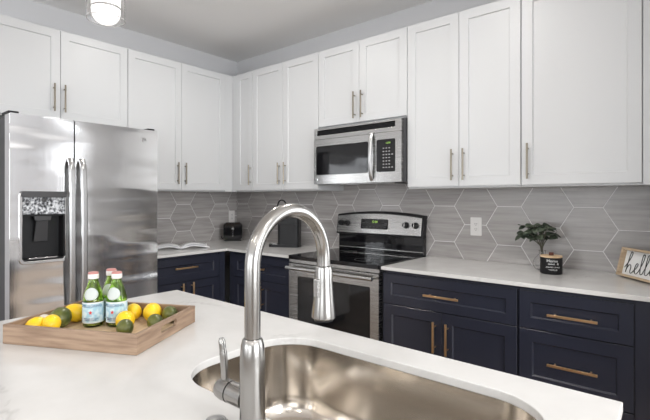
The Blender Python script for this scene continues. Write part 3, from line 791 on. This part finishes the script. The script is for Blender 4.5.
for ex, ey, ez in ends:
    st = catmull([(random.uniform(-.01, .01), random.uniform(-.01, .01), .004), (random.uniform(-.006, .006), 0, .10), (ex*.25, ey*.25, .155), (ex*.75, ey*.75, ez-.012), (ex, ey, ez)], 5)
    tube(stems, st, [.0026]*(len(st)-6)+[.0018]*6, 6)
    m_ = len(st)
    for k in range(m_-9, m_):
        if k % 3 and k < m_-1: continue
        for s_ in (-1, 1):
            a = random.uniform(0, 2*PI); d = Vector((math.cos(a), math.sin(a)*.7, random.uniform(-.55, .35)))
            leaf(lv, st[k], d, Vector((random.uniform(-.6, .6), random.uniform(-.9, .1), 1)).normalized(), random.uniform(.036, .054), random.uniform(.017, .024))
obj('stems', stems, M_stem, sp, smooth=True)
lo = obj('leaves', lv, M_leaf, sp, smooth='full')
mm = lo.modifiers.new('thick', 'SOLIDIFY'); mm.thickness = .0006

ca = thing('candle', 'black jar candle with pale wood lid and white lettering', 'candle', (2.965, -.262, .9145), math.radians(30))
obj('jar', lathe(bmesh.new(), [(.045, 0), (.0525, .002), (.0545, .006), (.0545, .088), (.0535, .090)], 48), M_black, ca, smooth=True)
li = obj('lid', lathe(bmesh.new(), [(.054, .0902), (.0545, .0915), (.0545, .098), (.0535, .099)], 48), M_lid, ca, smooth=True)
obj('lid_knob', B((-.011, .011, -.006, .006, .0992, .116)), M_knobwood, li, bevel=.0015)
def jar(zc, du=0): return lambda u, v, w_: (math.sin((u+du)/.0548)*(.0548+w_), -math.cos((u+du)/.0548)*(.0548+w_), zc+v)
obj('lettering', bmj(text_bm('Home', .022, jar(.074, -.012)), text_bm('sweet', .014, jar(.058, -.016)), text_bm('&', .016, jar(.058, .016)),
                     text_bm('SCENTED CANDLE', .0085, jar(.040, -.008)), text_bm('VANILLA', .011, jar(.026, -.008))), M_inkwhite, ca)

# framed "hello" sign, leaning back
sg = thing('hello_sign', 'wood-framed white sign with black script hello leaning at right', 'sign', (3.266, -.093, .9147), math.atan2(-.18, .14))
SL, SH, SD = .265, .150, .035; lean = math.radians(13)
LM = Matrix.Rotation(-lean, 3, 'X')
def leanbm(bm):
    for v in bm.verts: v.co = LM @ v.co + Vector((0, 0, .0))
    return bm
# local x along the sign; front faces local -y
obj('frame', leanbm(plate([(0, .0), (SL, .0), (SL, SH), (0, SH)], [[(.012, .012), (SL-.012, .012), (SL-.012, SH-.012), (.012, SH-.012)]], XZ(0), SD)), M_frame, sg, bevel=.001)
bd = obj('board', leanbm(B((.0121, SL-.0121, -.012, -.004, .0121, SH-.0121))), M_canvas, sg)
hp = [(.022, .052), (.036, .075), (.052, .110), (.054, .128), (.045, .130), (.040, .105), (.037, .070), (.034, .030), (.038, .052), (.050, .070), (.060, .062), (.060, .038), (.068, .030), (.082, .045),
      (.096, .062), (.100, .078), (.091, .080), (.085, .060), (.090, .036), (.102, .034), (.114, .055), (.128, .100), (.128, .126), (.119, .122), (.117, .080), (.121, .040), (.132, .036), (.143, .062),
      (.156, .105), (.155, .127), (.147, .122), (.145, .080), (.149, .040), (.160, .038), (.172, .055), (.178, .075), (.190, .078), (.200, .060), (.192, .038), (.178, .042), (.175, .064), (.186, .078), (.205, .072), (.216, .078)]
bm = tube(bmesh.new(), [(p.x, -.0135, p.y) for p in catmull([(.012+(x-.012)*1.20, .075+(z-.078)*1.08, 0) for x, z in hp], 5)], .0018, 8)
obj('script_hello', leanbm(bm), M_ink, bd, smooth=True)

# ---------------------------------------------------------------- pendant lamp
pn = thing('pendant_lamp', 'glass cylinder pendant lamp with glowing frosted core hanging over the island', 'lamp', (2.060, -2.296, H))
zb = 1.925-H
pg = [(.0640, zb), (.0640, zb+.26)]
obj('glass_shade', lathe(bmesh.new(), [(.0605, zb), (.0605, zb+.26), (.0580, zb+.26), (.0580, zb)], 56, cap0=False, cap1=False), M_glass, pn, smooth=True)
# close the rim
rim = bmesh.new(); lathe(rim, [(.0606, zb-.001), (.061, zb+.001), (.0577, zb+.001), (.0577, zb-.001)], 56, cap0=False, cap1=False)
obj('glass_rim', rim, mat('rim_glass', (.9, .9, .9), .1, Transmission_Weight=.6), pn, smooth=True)
obj('frosted_core', lathe(bmesh.new(), [(.008, zb-.014), (.022, zb-.011), (.034, zb-.003), (.042, zb+.009), (.0455, zb+.022), (.046, zb+.033), (.046, zb+.225)], 48), M_lampglow, pn, smooth=True)
obj('core_ring', lathe(bmesh.new(), [(.0463, zb+.034), (.0475, zb+.035), (.0475, zb+.040), (.0463, zb+.041)], 40, cap0=False, cap1=False), M_satin, pn, smooth=True)
obj('socket_cap', lathe(bmesh.new(), [(.062, zb+.2605), (.062, zb+.268), (.03, zb+.275), (.018, zb+.31), (.006, zb+.315)], 40), M_steel, pn, smooth=True)
obj('rod', lathe(bmesh.new(), [(.005, zb+.3155), (.005, -.0255)], 14), M_steel, pn, smooth=True)
obj('canopy', lathe(bmesh.new(), [(.055, -.025), (.06, -.02), (.06, -.0005)], 40), M_steel, pn, smooth=True)

# invented can lights, out of view, added for fill and highlights in the metal
proto = None
for i, (x, y) in enumerate(FILL_CANS):
    if proto is None:
        c = thing('recessed_light', 'round recessed ceiling light over the kitchen aisle', 'light', (x, y, H), 0, 'recessed ceiling lights')
        obj('trim_ring', lathe(bmesh.new(), [(.085, -.0005), (.085, -.006), (.066, -.006), (.066, -.0005)], 36, cap0=False, cap1=False), M_white, c, smooth=True)
        obj('diffuser', lathe(bmesh.new(), [(.0655, -.004), (.0655, -.0006)], 36), M_addedcan, c)
        proto = c
    else: dup(proto, (x, y, H), 0, 'round recessed ceiling light over the kitchen aisle')
